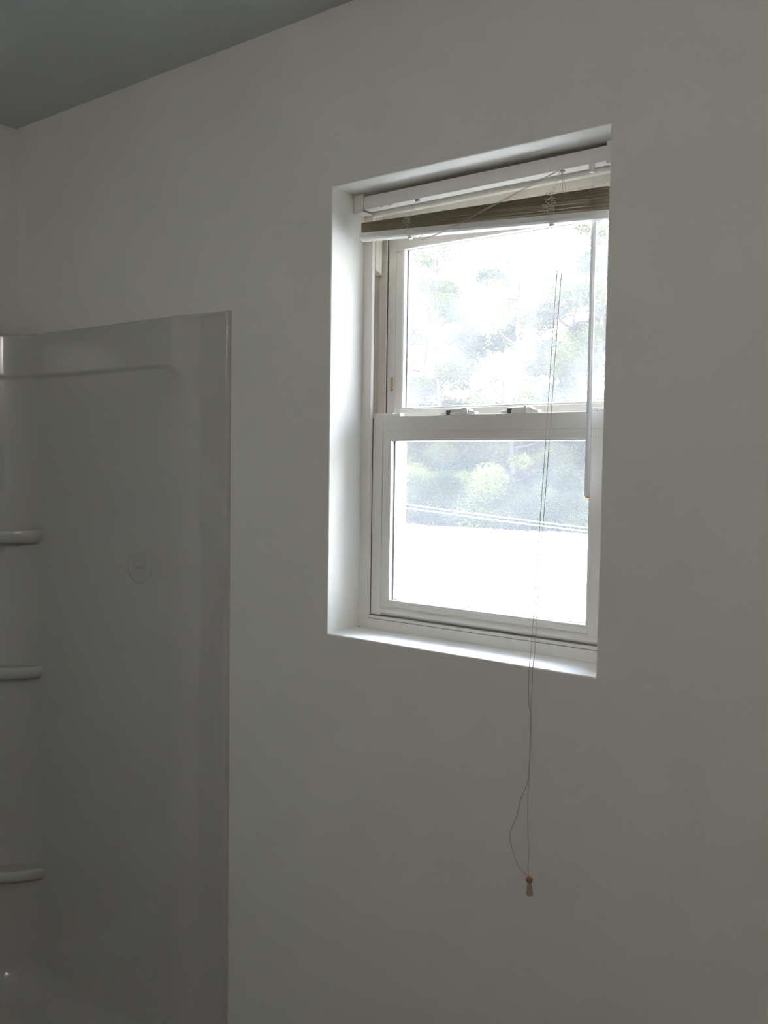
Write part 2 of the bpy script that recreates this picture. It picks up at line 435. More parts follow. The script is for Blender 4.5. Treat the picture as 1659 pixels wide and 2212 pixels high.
def sash_lock(x0, lever):
    """low cam lock on top of the meeting rail, about 8.5 cm wide"""
    z = 1.6035
    k = bpy.data.objects.new('sash_lock', None); k.empty_display_size = 0.02; col.objects.link(k)
    k.parent = LS
    c = Vector((x0 + 0.043, LY + 0.016, z)); k.location = c - LS.location - win.location
    bm = extrude_profile([(x0, z), (x0 + 0.0012, z + 0.0066), (x0 + 0.013, z + 0.0070), (x0 + 0.0145, z + 0.0125), (x0 + 0.064, z + 0.0132), (x0 + 0.069, z + 0.0115),
                          (x0 + 0.072, z + 0.0080), (x0 + 0.083, z + 0.0070), (x0 + 0.0855, z)], LY + 0.010, LY + 0.028, 'y')
    finish('sash_lock', bm, M_VINYL, LS, bevel=0.001)
    finish('lock_slot', boxes((x0 + 0.0155, x0 + 0.026, LY + 0.0085, LY + 0.0105, z + 0.0005, z + 0.0098)), M_DARK, LS)
    if lever == 'open':
        pr = [(x0 + 0.026, z + 0.001), (x0 + 0.026, z + 0.0052), (x0 + 0.047, z + 0.0058), (x0 + 0.056, z + 0.0150), (x0 + 0.065, z + 0.0152), (x0 + 0.068, z + 0.0125), (x0 + 0.069, z + 0.001)]
    else:
        pr = [(x0 + 0.026, z + 0.001), (x0 + 0.026, z + 0.0072), (x0 + 0.053, z + 0.0078), (x0 + 0.0545, z + 0.0150), (x0 + 0.0565, z + 0.0172), (x0 + 0.0590, z + 0.0150), (x0 + 0.0600, z + 0.001)]
    finish('lock_lever', extrude_profile(pr, LY + 0.0055, LY + 0.0100, 'y'), M_VINYL, LS, bevel=0.0012)
    bpy.data.objects.remove(k)
sash_lock(0.1955, 'open')
sash_lock(0.3395, 'shut')
for a, b, c, d in ((0.0140, 0.0780, 0.0780, 0.0975), (0.5330, 0.5480, 0.5480, 0.5980)):
    finish('tilt_latch', boxes((a, b, LY + 0.001, LY + 0.018, 1.6035, 1.6105), (c + 0.0002, d, LY + 0.002, LY + 0.017, 1.6035, 1.6098)), M_VINYL, LS, bevel=0.0012)

# --- outer insect screen over the lower half
sy = 0.197
bm = boxes((0.034, 0.0545, sy, sy + 0.01, 1.150, 1.60), (W - 0.0545, W - 0.034, sy, sy + 0.01, 1.150, 1.60), (0.0545, W - 0.0545, sy, sy + 0.01, 1.150, 1.172), (0.0545, W - 0.0545, sy, sy + 0.01, 1.582, 1.60))
finish('screen_frame', bm, M_VINYL, win, bevel=0.001)
finish('screen_mesh', boxes((0.0545, W - 0.0545, sy + 0.0045, sy + 0.0048, 1.172, 1.582)), M_SCREEN, win)

# speck of dirt in the corner of the recess
bm = bmesh.new()
bmesh.ops.create_icosphere(bm, subdivisions=1, radius=0.0016)
for v in bm.verts: v.co = Vector((v.co.x * 1.3 + 0.0026, v.co.y + 0.1065, v.co.z * 0.6 + BOT + 0.0008))
tag(finish('dirt_speck', bm, M_DIRT), 'tiny black speck of dirt in the lower left corner of the window recess', 'dirt')

# ------------------------------------------------------------------ venetian blind (raised)
BY = 0.0740
HX0, HX1 = 0.0272, 0.5735
HZ0, HZ1 = 2.0425, 2.0688
blind = thing('mini_blind', 'beige-white metal mini blind pulled up under the top of the window recess', 'blind', (CX, BY, 2.0))
bm = extrude_profile([(BY, HZ1), (BY, HZ0 + 0.001), (BY + 0.001, HZ0), (BY + 0.0245, HZ0), (BY + 0.0255, HZ0 + 0.001), (BY + 0.0255, HZ1), (BY + 0.0235, HZ1), (BY + 0.0235, HZ0 + 0.002), (BY + 0.002, HZ0 + 0.002), (BY + 0.002, HZ1)], HX0, HX1, 'x')
finish('headrail', bm, M_BLIND, blind)
def bracket(x0, x1, wall_side):
    bm = boxes((x0, x1, 0.0714, 0.0724, 2.0370, TOP - 0.0003), (x0, x1, 0.0714, 0.1020, TOP - 0.0012, TOP - 0.0002), (x0, x1, 0.0714, 0.1020, 2.0370, 2.0380))
    if wall_side < 0: box(bm, x0, x0 + 0.001, 0.0724, 0.1020, 2.0380, TOP - 0.0012)
    else: box(bm, x1 - 0.001, x1, 0.0724, 0.1020, 2.0380, TOP - 0.0012)
    return finish('mounting_bracket', bm, M_BLIND, blind, bevel=0.0003)
bracket(0.0006, 0.0268, -1)
bracket(0.5745, W - 0.0006, 1)

SX0, SX1 = 0.0268, 0.5845
SY0 = 0.0600          # front of the gathered slats
SD = 0.0250
random.seed(5)
NS = 36
def slat_mesh():
    pts = []
    n = 8
    for i in range(n + 1):
        t = i / n
        pts.append((t * SD, 0.0011 * (1 - (2 * t - 1) ** 2)))
    top = [(y, z + 0.00018) for y, z in pts][::-1]
    return pts + top
prof = slat_mesh()
pm = None
HW = (SX1 - SX0) / 2
b2 = bmesh.new()
# rounded ends: several cross-sections with shrinking depth near each end
xs = []
for e, sc in ((0.0, 0.45), (0.0012, 0.72), (0.003, 0.9), (0.006, 1.0)): xs.append((-HW + e, sc))
xs2 = xs + [(-x, s) for x, s in xs[::-1]]
rings = []
for x, s in xs2:
    rings.append([b2.verts.new((x, (y - SD / 2) * s, z)) for y, z in prof])
n = len(prof)
for a, b in zip(rings, rings[1:]):
    for k in range(n): b2.faces.new((a[k], a[(k + 1) % n], b[(k + 1) % n], b[k]))
b2.faces.new(rings[0]); b2.faces.new(rings[-1][::-1])
bmesh.ops.recalc_face_normals(b2, faces=b2.faces)
slat_me = bpy.data.meshes.new('slat'); b2.to_mesh(slat_me); b2.free(); slat_me.materials.append(M_SLAT)
ZL = [1.9912, 2.0118]; ZR = [1.9542, 1.9950]
gaps = [0.0]
for i in range(1, NS): gaps.append(gaps[-1] + (2.9 if i in (3, 9, 16, 21, 27, 32, 34) else 0.75 + 0.25 * math.sin(i * 2.1)))
gaps = [g / gaps[-1] for g in gaps]
for i in range(NS):
    t = i / (NS - 1)
    zl = ZL[0] + (ZL[1] - ZL[0]) * t
    # the slats hang in loose bundles, so dark gaps open between them (wider towards the right)
    zr = ZR[0] + (ZR[1] - ZR[0]) * gaps[i]
    zl = ZL[0] + (ZL[1] - ZL[0]) * (0.6 * t + 0.4 * gaps[i])
    o = bpy.data.objects.new('slat', slat_me); col.objects.link(o); o.parent = blind
    jy = random.uniform(-0.0006, 0.0006) + 0.0022 * (t - 0.5) * (t - 0.5) * 4 * 0.5
    jx = random.uniform(-0.0008, 0.0008)
    o.location = Vector(((SX0 + SX1) / 2 + jx, SY0 + SD / 2 + jy, (zl + zr) / 2 - 0.0011)) - blind.location
    o.rotation_euler = (math.radians(random.uniform(-0.6, 0.6)), math.atan2(zl - zr, SX1 - SX0), 0)

# bottom rail, parallel to the lowest slat (its right end hangs lower)
ang = math.atan2(1.9905 - 1.9530, SX1 - SX0)
RAIL = [(0.0, 0.0), (0.0, -0.0088), (0.0007, -0.0108), (0.004, -0.0142), (0.0125, -0.0170), (0.021, -0.0142), (0.0243, -0.0108), (0.025, -0.0088), (0.025, 0.0), (0.0125, 0.0006)]
bm = bmesh.new()
xs = [(0.0, 0.70), (0.0008, 0.86), (0.002, 0.95), (0.004, 1.0)]
L = SX1 - SX0 + 0.004
allx = xs + [(L - x, s) for x, s in xs[::-1]]
rings = []
for x, s in allx:
    rings.append([bm.verts.new((SX0 - 0.0022 + x, SY0 - 0.0008 + 0.0125 + (y - 0.0125) * s, 1.9903 - (x) * math.tan(ang) + (z + 0.005) * s - 0.005)) for y, z in RAIL])
n = len(RAIL)
for a, b in zip(rings, rings[1:]):
    for k in range(n): bm.faces.new((a[k], a[(k + 1) % n], b[(k + 1) % n], b[k]))
bm.faces.new(rings[0]); bm.faces.new(rings[-1][::-1])
rail = finish('bottom_rail', bm, M_BLIND, blind)
def railz(x): return 1.9903 - (x - SX0) * math.tan(ang)
# plugs under the rail where the ladders end
for x in (0.1530, 0.4720):
    bm = bmesh.new(); lathe(bm, (x, SY0 + 0.010, railz(x) - 0.0192), [(0.0030, 0), (0.0048, 0.0008), (0.0052, 0.002), (0.0046, 0.0040)], 16)
    finish('rail_plug', bm, M_BLIND, blind, smooth=True)

# ladder cords: vertical strings plus squashed zig-zag loops in front of the stack
def ladder(xc, ztop, zbot, seed, wdt):
    rnd = random.Random(seed)
    bm = bmesh.new()
    for xo in (-0.0022, 0.0015):
        tube(bm, catmull([(xc + 0.004 + xo * 0.6, 0.084, HZ0 + 0.001), (xc + 0.0035 + xo, 0.074, (HZ0 + ztop) / 2), (xc + 0.003 + xo * 1.5, 0.062, ztop)], 5), 0.00042, 6)
    for side in range(3):
        cx = xc + (side - 1) * wdt * 0.27 + rnd.uniform(-0.0006, 0.0006)
        turns = rnd.uniform(3.2, 4.4) if ztop - zbot < 0.03 else rnd.uniform(4.6, 5.8)
        pts = []
        n = int(turns * 10)
        ph = rnd.uniform(0, 6.28); a0 = wdt * rnd.uniform(0.17, 0.22)
        for i in range(n + 1):
            th = 2 * math.pi * turns * i / n
            amp = a0 * (0.75 + 0.35 * math.sin(0.63 * th + ph))
            x = cx + amp * math.sin(th + ph) - 0.0025 * i / n
            z = ztop - (ztop - zbot) * i / n + 0.0011 * math.sin(2 * (th + ph) + 0.9) + 0.0006 * math.sin(0.5 * th)
            pts.append((x, SY0 - 0.0016 - 0.0009 * (1 + math.cos(th * 0.9 + side)), z))
        tube(bm, catmull(pts, 2), 0.00042, 6)
    # tail tied round the bottom rail
    zr = railz(xc)
    pts = [(xc - 0.002, SY0 - 0.0018, zbot), (xc + 0.002, SY0 - 0.0022, zr - 0.003), (xc - 0.0035, SY0 - 0.0020, zr - 0.0055), (xc - 0.002, SY0 - 0.0014, zr - 0.0100), (xc + 0.001, SY0 + 0.004, zr - 0.0160), (xc + 0.003, SY0 + 0.009, zr - 0.0180)]
    tube(bm, catmull(pts, 6), 0.00045, 6)
    return finish('ladder_cord', bm, M_LADDER, blind, smooth=True)
ladder(0.1525, 2.0075, 1.9840, 3, 0.0215)
ladder(0.4740, 2.0020, 1.9630, 8, 0.0240)

# eyelets in the headrail where the cords leave
for x in (0.1640, 0.4880):
    bm = bmesh.new(); lathe(bm, (x - 0.002, BY + 0.006, HZ0 - 0.0030), [(0.0024, 0), (0.0050, 0.0006), (0.0052, 0.0022), (0.0036, 0.0034)], 16)
    finish('cord_guide', bm, M_SPACER, blind, smooth=True)
# small clips on the lower lip of the headrail
for x in (0.0700, 0.0920):
    finish('rail_clip', boxes((x, x + 0.008, BY - 0.0004, BY + 0.004, HZ0 - 0.0022, HZ0)), M_LINER, blind, bevel=0.0006)

# lift cords: a slanted pair from the cord lock to the left end of the rail
bm = bmesh.new()
for o in (0.0, 1.0):
    pts = [(0.4835, BY + 0.004, HZ0 - 0.001), (0.480 - 0.001 * o, BY - 0.004, 2.040 - 0.0012 * o), (0.455, 0.064, 2.030 - 0.0014 * o), (0.365, 0.0560, 1.9990 - 0.0022 * o), (0.330, 0.0560, 1.9885 - 0.0026 * o),
           (0.262, 0.0558, 1.9690 - 0.0030 * o), (0.226, 0.0562, 1.9590 - 0.0016 * o), (0.200, 0.0572, 1.9555 - 0.0012 * o), (0.186, 0.0600, 1.9545), (0.180, 0.0640, 1.9560)]
    tube(bm, catmull(pts, 8), 0.00062, 8)
for x in (0.1600, 0.1680, 0.1840):   # little loops showing under the rail
    z = railz(x) - 0.0160
    pts = [(x + 0.0042, 0.0640, z + 0.001), (x + 0.0038, 0.0610, z - 0.0020), (x + 0.0008, 0.0598, z - 0.0044), (x - 0.0018, 0.0610, z - 0.0022), (x - 0.0026, 0.0640, z + 0.001)]
    tube(bm, catmull(pts, 6), 0.00055, 6)
finish('lift_cord', bm, M_CORD, blind, smooth=True)

# pull cords hanging below the rail, over the sill edge, down to the tassel
def wx(px, pz): return (px, pz)
bm = bmesh.new()
left = [(0.4835, BY + 0.008, 2.040), (0.4850, BY + 0.012, 1.99), (0.4857, 0.0770, 1.9424), (0.4850, 0.0640, 1.80), (0.4842, 0.0520, 1.66), (0.4838, 0.0400, 1.52), (0.4836, 0.0200, 1.32), (0.4840, 0.0040, 1.17), (0.4846, -0.0035, 1.132),
        (0.4850, -0.0045, 1.10), (0.4852, -0.0040, 1.075), (0.4893, -0.0030, 1.049), (0.4900, -0.0030, 1.000), (0.4895, -0.0030, 0.970), (0.4880, -0.0030, 0.940), (0.4860, -0.0035, 0.919),
        (0.4745, -0.0040, 0.8915), (0.4680, -0.0040, 0.8610), (0.4595, -0.0040, 0.8370), (0.4530, -0.0040, 0.8170), (0.4565, -0.0040, 0.7960), (0.4635, -0.0045, 0.7800), (0.4710, -0.0050, 0.7655), (0.4830, -0.0060, 0.7545), (0.4970, -0.0080, 0.7505)]
right = [(0.4850, BY + 0.008, 2.040), (0.4930, BY + 0.012, 1.99), (0.4962, 0.0770, 1.9424), (0.4930, 0.0650, 1.80), (0.4915, 0.0530, 1.66), (0.4905, 0.0410, 1.52), (0.4898, 0.0210, 1.32), (0.4910, 0.0050, 1.17), (0.4918, -0.0035, 1.132),
         (0.4922, -0.0045, 1.10), (0.4908, -0.0040, 1.070), (0.4905, -0.0040, 1.049), (0.4912, -0.0040, 1.000), (0.4900, -0.0040, 0.960), (0.4895, -0.0040, 0.930), (0.4890, -0.0050, 0.905),
         (0.4895, -0.0050, 0.860), (0.4920, -0.0055, 0.815), (0.4945, -0.0060, 0.790), (0.4930, -0.0060, 0.765), (0.4970, -0.0080, 0.7505)]
tube(bm, catmull(left, 8), 0.00068, 8); tube(bm, catmull(right, 8), 0.00068, 8)
pc = finish('pull_cord', bm, M_CORD, blind, smooth=True)
bm = bmesh.new(); lathe(bm, (0.4975, -0.0085, 0.7400), [(0.0026, 0.0), (0.0052, 0.0012), (0.0062, 0.0048), (0.0066, 0.0066), (0.0052, 0.0078), (0.0012, 0.0084)], 20)
finish('cord_tassel', bm, M_TASSEL, blind, smooth=True, label='brown wooden cord tassel')
bm = bmesh.new(); lathe(bm, (0.4985, -0.0085, 0.7170), [(0.0060, 0.0), (0.0064, 0.003), (0.0048, 0.016), (0.0030, 0.0230)], 20)  # faint see-through cone, tinted brown, below the tassel
finish('tassel_cone', bm, M_CLEAR, blind, smooth=True, label='see-through brown-tinted cone under the cord tassel')

# tilt wand
bm = bmesh.new()
WXx, WY = 0.5452, 0.0915
n = 6
tube(bm, [(WXx, WY - 0.006, 2.022), (WXx, WY - 0.004, 2.000), (WXx, WY, 1.96), (WXx + 0.0008, WY, 1.447)], [0.0012, 0.0018, 0.0052, 0.0054], 6)
wand = finish('tilt_wand', bm, M_WAND, blind)
bm = bmesh.new(); lathe(bm, (WXx + 0.0008, WY, 1.4425), [(0.0018, 0.0), (0.0036, 0.0014), (0.0047, 0.0045)], 12)
finish('wand_tip', bm, M_AMBER, wand, smooth=True, label='orange wand end cap')
bm = bmesh.new(); lathe(bm, (0.5440, BY + 0.005, 2.0290), [(0.0050, 0.0), (0.0056, 0.001), (0.0054, 0.0165)], 20)
finish('tilter_sleeve', bm, M_BLIND, blind, smooth=True)

# ------------------------------------------------------------------ unseen fill lamp, added on the opposite wall to brighten the window wall
def opal_mat(strength):
    m = bpy.data.materials.new('opal_glass_lit'); m.use_nodes = True
    b = m.node_tree.nodes['Principled BSDF']
    b.inputs['Base Color'].default_value = (0.8, 0.8, 0.78, 1)
    b.inputs['Emission Color'].default_value = (1.0, 0.96, 0.90, 1)
    b.inputs['Emission Strength'].default_value = strength
    return m
M_OPAL = opal_mat(3.8)
M_CHROME = mat('brushed_chrome', (0.6, 0.6, 0.6), 0.25, 0.5, metal=1.0)
lamp = thing('fill_lamp', 'added three-globe fill lamp on the wall opposite the window', 'lamp', (1.35, YB, 2.16))
finish('backplate', boxes((1.08, 1.62, YB, YB + 0.025, 2.12, 2.20)), M_CHROME, lamp, bevel=0.006)
for gx in (1.15, 1.35, 1.55):
    bm = bmesh.new(); tube(bm, [(gx, YB + 0.02, 2.16), (gx, YB + 0.07, 2.16)], 0.016, 16)
    finish('lamp_arm', bm, M_CHROME, lamp, smooth=True)
    bm = bmesh.new(); bmesh.ops.create_uvsphere(bm, u_segments=24, v_segments=14, radius=0.05)
    for v in bm.verts: v.co += Vector((gx, YB + 0.11, 2.16))
    finish('globe_shade', bm, M_OPAL, lamp, smooth=True)

# ------------------------------------------------------------------ shower surround (one-piece, glossy)
shower = thing('shower_surround', 'glossy off-white moulded shower surround in the left corner beside the window', 'shower', (-0.75, -0.48, FZ))
STOP = 1.848
DM = 0.034
RC = 0.11
def smooth(a, b, t):
    t = min(1, max(0, (t - a) / (b - a))); return t * t * (3 - 2 * t)
# path at full stand-off DM; each entry: x, y, nx, ny (towards the room), s-tag
path = []
for x in (-0.3000, -0.3001, -0.3006, -0.3018, -0.3035, -0.306, -0.310, -0.33, -0.35, -0.37): path.append((x, -DM, 0, -1))
k = 24
for i in range(k + 1): path.append((-0.38 - 0.095 * i / k, -DM, 0, -1))
for i in range(1, 15): path.append((-0.475 - (0.568 - 0.0) * i / 15 * 1.0, -DM, 0, -1))
cxx, cyy = -1.153 + RC, -DM - RC
for i in range(17):
    a = math.pi / 2 * i / 16
    path.append((cxx - RC * math.sin(a), cyy + RC * math.cos(a), math.sin(a), -math.cos(a)))
for i in range(1, 12): path.append((-1.153, cyy - (0.926 - 0.144 - RC) * i / 12, 1, 0))
ex, ey = -1.153 + RC, -0.926 + RC
for i in range(17):
    a = math.pi / 2 * i / 16
    path.append((ex - RC * math.cos(a), ey - RC * math.sin(a), math.cos(a), math.sin(a)))
for i in range(1, 10): path.append((ex + (-0.30 - ex) * i / 9, -0.926, 0, 1))

ZP = -0.030      # pan floor
zs = [STOP, STOP - 0.0001, STOP - 0.0006, STOP - 0.0018, STOP - 0.0035, STOP - 0.006, STOP - 0.01]
z = STOP - 0.02
while z > 1.79: zs.append(z); z -= 0.02
zs += [1.78 - 0.004 * i for i in range(30)]
z = 1.655
while z > 0.10: zs.append(z); z -= 0.045
zs += [0.08, 0.065]
def dd(x, y, nx, z, zl):
    """stand-off from the wall"""
    # lower recess on the window wall: rounded top right corner
    d = 0.0
    flange = 0.012
    tb = min(1, max(0, (-0.392 - x) / 0.076)); band = 0.75 * tb + 0.25 * tb * tb * (3 - 2 * tb)
    d = flange + (DM - flange) * band
    # recess mask
    def sdf():
        # rounded rectangle: right edge -0.43, top 1.733, radius .05
        r = 0.05
        qx = x - (-0.425 - r); qz = z - (1.731 - r)
        if qx > 0 and qz > 0: return math.hypot(qx, qz) - r
        return max(qx, qz) - r
    s = sdf()
    m = 1 - smooth(-0.008, 0.0, s) if x < -0.50 else 1 - smooth(-0.008 - 0.03 * smooth(-0.50, -0.44, x), 0.0, s)
    d -= 0.0055 * m * band ** 2
    return d
bm = bmesh.new()
grid = []
for zi, z in enumerate(zs):
    row = []
    for pi_, (x, y, nx, ny) in enumerate(path):
        d = dd(x, y, nx, z, None) if ny < -0.5 or y > -0.1 else DM - 0.0055 * (1 - smooth(1.719, 1.731, z))
        # rounded front edge and top edge
        if pi_ < 7: e = math.sqrt(max(0, 1 - (1 - min(1, (-0.3000 - x) / 0.006)) ** 2)); d *= e
        h = STOP - z
        if h < 0.006: d *= math.sqrt(max(0, 1 - (1 - h / 0.006) ** 2))
        off = DM - d
        row.append(bm.verts.new((x - nx * off, y - ny * off, z)))
    grid.append(row)
for r0, r1 in zip(grid, grid[1:]):
    for k in range(len(path) - 1): bm.faces.new((r0[k], r0[k + 1], r1[k + 1], r1[k]))
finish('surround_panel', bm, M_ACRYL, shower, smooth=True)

# pan: fillet from the panels down to the pan floor, then a threshold on the open side
bm = bmesh.new()
loops = []
FR = 0.085
sub = [p for i, p in enumerate(path) if i >= 6]
base_z = 0.066
prev = None
ring0 = [bm.verts.new((x - nx * 0.009 * (1 if x < -0.47 else 0) - (0) , y - ny * (0.009 if x < -0.47 or ny > 0 else 0.018), base_z)) for x, y, nx, ny in sub]
rings = [ring0]
for i in range(1, 13):
    a = math.pi / 2 * i / 12
    inn = FR * (1 - math.cos(a)); zz = base_z - (base_z - ZP) * math.sin(a)
    rings.append([bm.verts.new((x - nx * 0.009 + nx * inn, y - ny * 0.009 + ny * inn, zz)) for x, y, nx, ny in sub])
for a, b in zip(rings, rings[1:]):
    for k in range(len(sub) - 1): bm.faces.new((a[k], a[k + 1], b[k + 1], b[k]))
# pan floor face
bm.faces.new(rings[-1])
# threshold
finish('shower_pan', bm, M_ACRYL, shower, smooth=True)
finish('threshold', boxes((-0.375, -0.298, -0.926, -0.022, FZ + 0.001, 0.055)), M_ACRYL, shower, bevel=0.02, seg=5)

# corner shelves
def corner_shelf(ztop, th=0.030):
    bm = bmesh.new()
    # outline in plan: cove corner at back, bulging front from (-1.045,-0.03) to (-1.16,-0.175)
    X0, Y0 = -1.160, -0.027
    pts_f = []
    a0 = Vector((-1.026, Y0)); a1 = Vector((X0, -0.165))
    n = 20
    for i in range(n + 1):
        t = i / n
        p = a0.lerp(a1, t)
        nrm = Vector((1, -1)).normalized()
        pts_f.append(p + nrm * (0.020 * math.sin(math.pi * t) ** 0.8 if 0 < t < 1 else 0))
    layers = [(0.006, 0.0), (0.0022, -0.0016), (0.0, -0.006), (0.0003, -0.016), (0.003, -0.025), (0.010, -0.033), (0.024, -0.039)]
    c = Vector((X0, Y0))
    L = []
    for ins, dz in [(0.020, -0.005), (0.014, -0.0045), (0.009, -0.0015)] + layers:
        row = []
        for p in pts_f:
            q = c + (p - c) * (1 - ins / (p - c).length)
            row.append(bm.verts.new((q.x, q.y, ztop + dz)))
        L.append(row)
    for a, b in zip(L, L[1:]):
        for k in range(n): bm.faces.new((a[k], a[k + 1], b[k + 1], b[k]))
    ct = bm.verts.new((c.x, c.y, ztop - 0.005)); cb = bm.verts.new((c.x, c.y, ztop - 0.040))
    for k in range(n):
        bm.faces.new((ct, L[0][k + 1], L[0][k])); bm.faces.new((cb, L[-1][k], L[-1][k + 1]))
    return finish('corner_shelf', bm, M_ACRYL, shower, smooth=True)
for zt in (1.302, 0.917, 0.334): corner_shelf(zt)

# faint raised disc with a small ledge, shaped as a reflected valve handle
bm = bmesh.new()
lathe(bm, (-0.600, -0.0284, 1.236), [(0.046, 0.0), (0.044, -0.0006), (0.038, -0.0012), (0.032, -0.0010), (0.020, -0.0006), (0.004, -0.0004)], 40, axis='y')
refl = finish('reflection_disc', bm, M_ACRYL, shower, smooth=True)
bm = extrude_profile([(-0.0270, 1.242), (-0.0300, 1.2425), (-0.0312, 1.2415), (-0.0314, 1.236), (-0.0305, 1.230), (-0.0270, 1.224)], -0.614, -0.572, 'x')
finish('reflection_ledge', bm, M_ACRYL, refl, smooth=False, bevel=0.0015)

# ------------------------------------------------------------------ outdoors
GZ = -1.0
def ground():
    bm = bmesh.new()
    n = 40
    rnd = random.Random(2)
    y0, y1 = WT + 0.4, 29.0
    rows = []
    for j in range(9):
        t = j / 8
        row = []
        for i in range(n + 1):
            x = -60 + 90 * i / n
            yy = y0 + (y1 + (x + 18) * 0.25 + 0.35 * math.sin(x * 1.3) - y0) * t
            row.append(bm.verts.new((x, yy, GZ + 0.06 * math.sin(x * 0.7 + j) * t * (1 - t))))
        rows.append(row)
    for a, b in zip(rows, rows[1:]):
        for k in range(n): bm.faces.new((a[k], a[k + 1], b[k + 1], b[k]))
    return bm
structure('yard_ground', ground(), M_GROUND, 'sunlit pale gravel yard below the trees, seen through the lower pane', 'ground', smooth=True)
def bank():
    bm = bmesh.new(); n = 60; rows = []
    for j in range(14):
        t = j / 13; row = []
        for i in range(n + 1):
            x = -60 + 90 * i / n
            y = 29.0 + (x + 18) * 0.25 + 0.35 * math.sin(x * 1.3) + 42 * t
            row.append(bm.verts.new((x, y, GZ + 9.0 * t ** 1.2 + 0.25 * math.sin(x * 0.9 + j * 2) * t)))
        rows.append(row)
    for a, b in zip(rows, rows[1:]):
        for k in range(n): bm.faces.new((a[k], a[k + 1], b[k + 1], b[k]))
    return bm
structure('wooded_bank', bank(), M_SOIL, 'reddish soil slope rising under the trees behind the yard', 'ground', smooth=True)

def leaves_mesh(name, blobs, count, size, m, seed):
    """leaves scattered through a set of ellipsoid clumps"""
    rnd = random.Random(seed); V = []; F = []
    tot = sum(b[3] * b[4] * b[5] for b in blobs)
    for (bx, by, bz, rx, ry, rz) in blobs:
        k = int(count * rx * ry * rz / tot)
        for _ in range(k):
            while True:
                u = Vector((rnd.uniform(-1, 1), rnd.uniform(-1, 1), rnd.uniform(-1, 1)))
                if 0.15 < u.length < 1: break
            u = u * (0.62 + 0.38 * rnd.random()) if u.length > .6 else u
            c = Vector((bx + u.x * rx, by + u.y * ry, bz + u.z * rz))
            a = Vector((rnd.gauss(0, 1), rnd.gauss(0, 1), rnd.gauss(0, .6))).normalized()
            b = a.cross(Vector((rnd.gauss(0, 1), rnd.gauss(0, 1), rnd.gauss(0, 1)))).normalized()
            s = size * rnd.uniform(0.6, 1.3)
            i = len(V)
            nn = a.cross(b) * s * 0.15
            V += [c - a * s, c - b * s * 0.45 + nn, c + a * s, c + b * s * 0.45 + nn]
            F.append((i, i + 1, i + 2, i + 3))
    me = bpy.data.meshes.new(name); me.from_pydata([tuple(v) for v in V], [], F); me.materials.append(m)
    return me

def tree_meshes(h, spread, seed, m, count=9000, size=0.13, low=0.2):
    rnd = random.Random(seed)
    bm = bmesh.new()
    pts = [(0, 0, -0.5)]
    x = y = 0
    for i in range(1, 9):
        x += rnd.uniform(-0.18, 0.18); y += rnd.uniform(-0.18, 0.18)
        pts.append((x, y, h * 0.92 * i / 8))
    rad = [h * 0.009 * (1 - 0.1 * i) + 0.012 for i in range(9)]
    tube(bm, catmull(pts, 3), [rad[min(8, i // 3)] for i in range(25)], 8)
    blobs = []
    for i in range(24):
        t = low + (0.97 - low) * (i + rnd.random()) / 24
        k = min(7, int(t * 8)); p = Vector(pts[k]).lerp(Vector(pts[k + 1]), t * 8 - k)
        a = rnd.uniform(0, 2 * math.pi)
        L = spread * (0.35 + 0.65 * math.sin(math.pi * min(1, 0.2 + t * 0.8))) * rnd.uniform(0.5, 1.0)
        e = p + Vector((math.cos(a) * L, math.sin(a) * L, L * rnd.uniform(0.3, 0.9)))
        tube(bm, catmull([p, p.lerp(e, 0.5) + Vector((0, 0, -0.1 * L)), e], 4), [h * 0.005, h * 0.0048, h * 0.0044, h * 0.004, h * 0.0036, h * 0.003, h * 0.0025, h * 0.002, h * 0.001], 5)
        r = spread * rnd.uniform(0.28, 0.48)
        blobs.append((e.x, e.y, e.z, r * 1.2, r * 1.2, r * 0.8))
        if rnd.random() < 0.6:
            q = p.lerp(e, 0.5); blobs.append((q.x, q.y, q.z + 0.1, r * .8, r * .8, r * 0.5))
    tm = bpy.data.meshes.new('trunk'); bm.to_mesh(tm); bm.free(); tm.materials.append(M_BARK)
    for p in tm.polygons: p.use_smooth = True
    return tm, leaves_mesh('foliage', blobs, count, size, m, seed + 50)

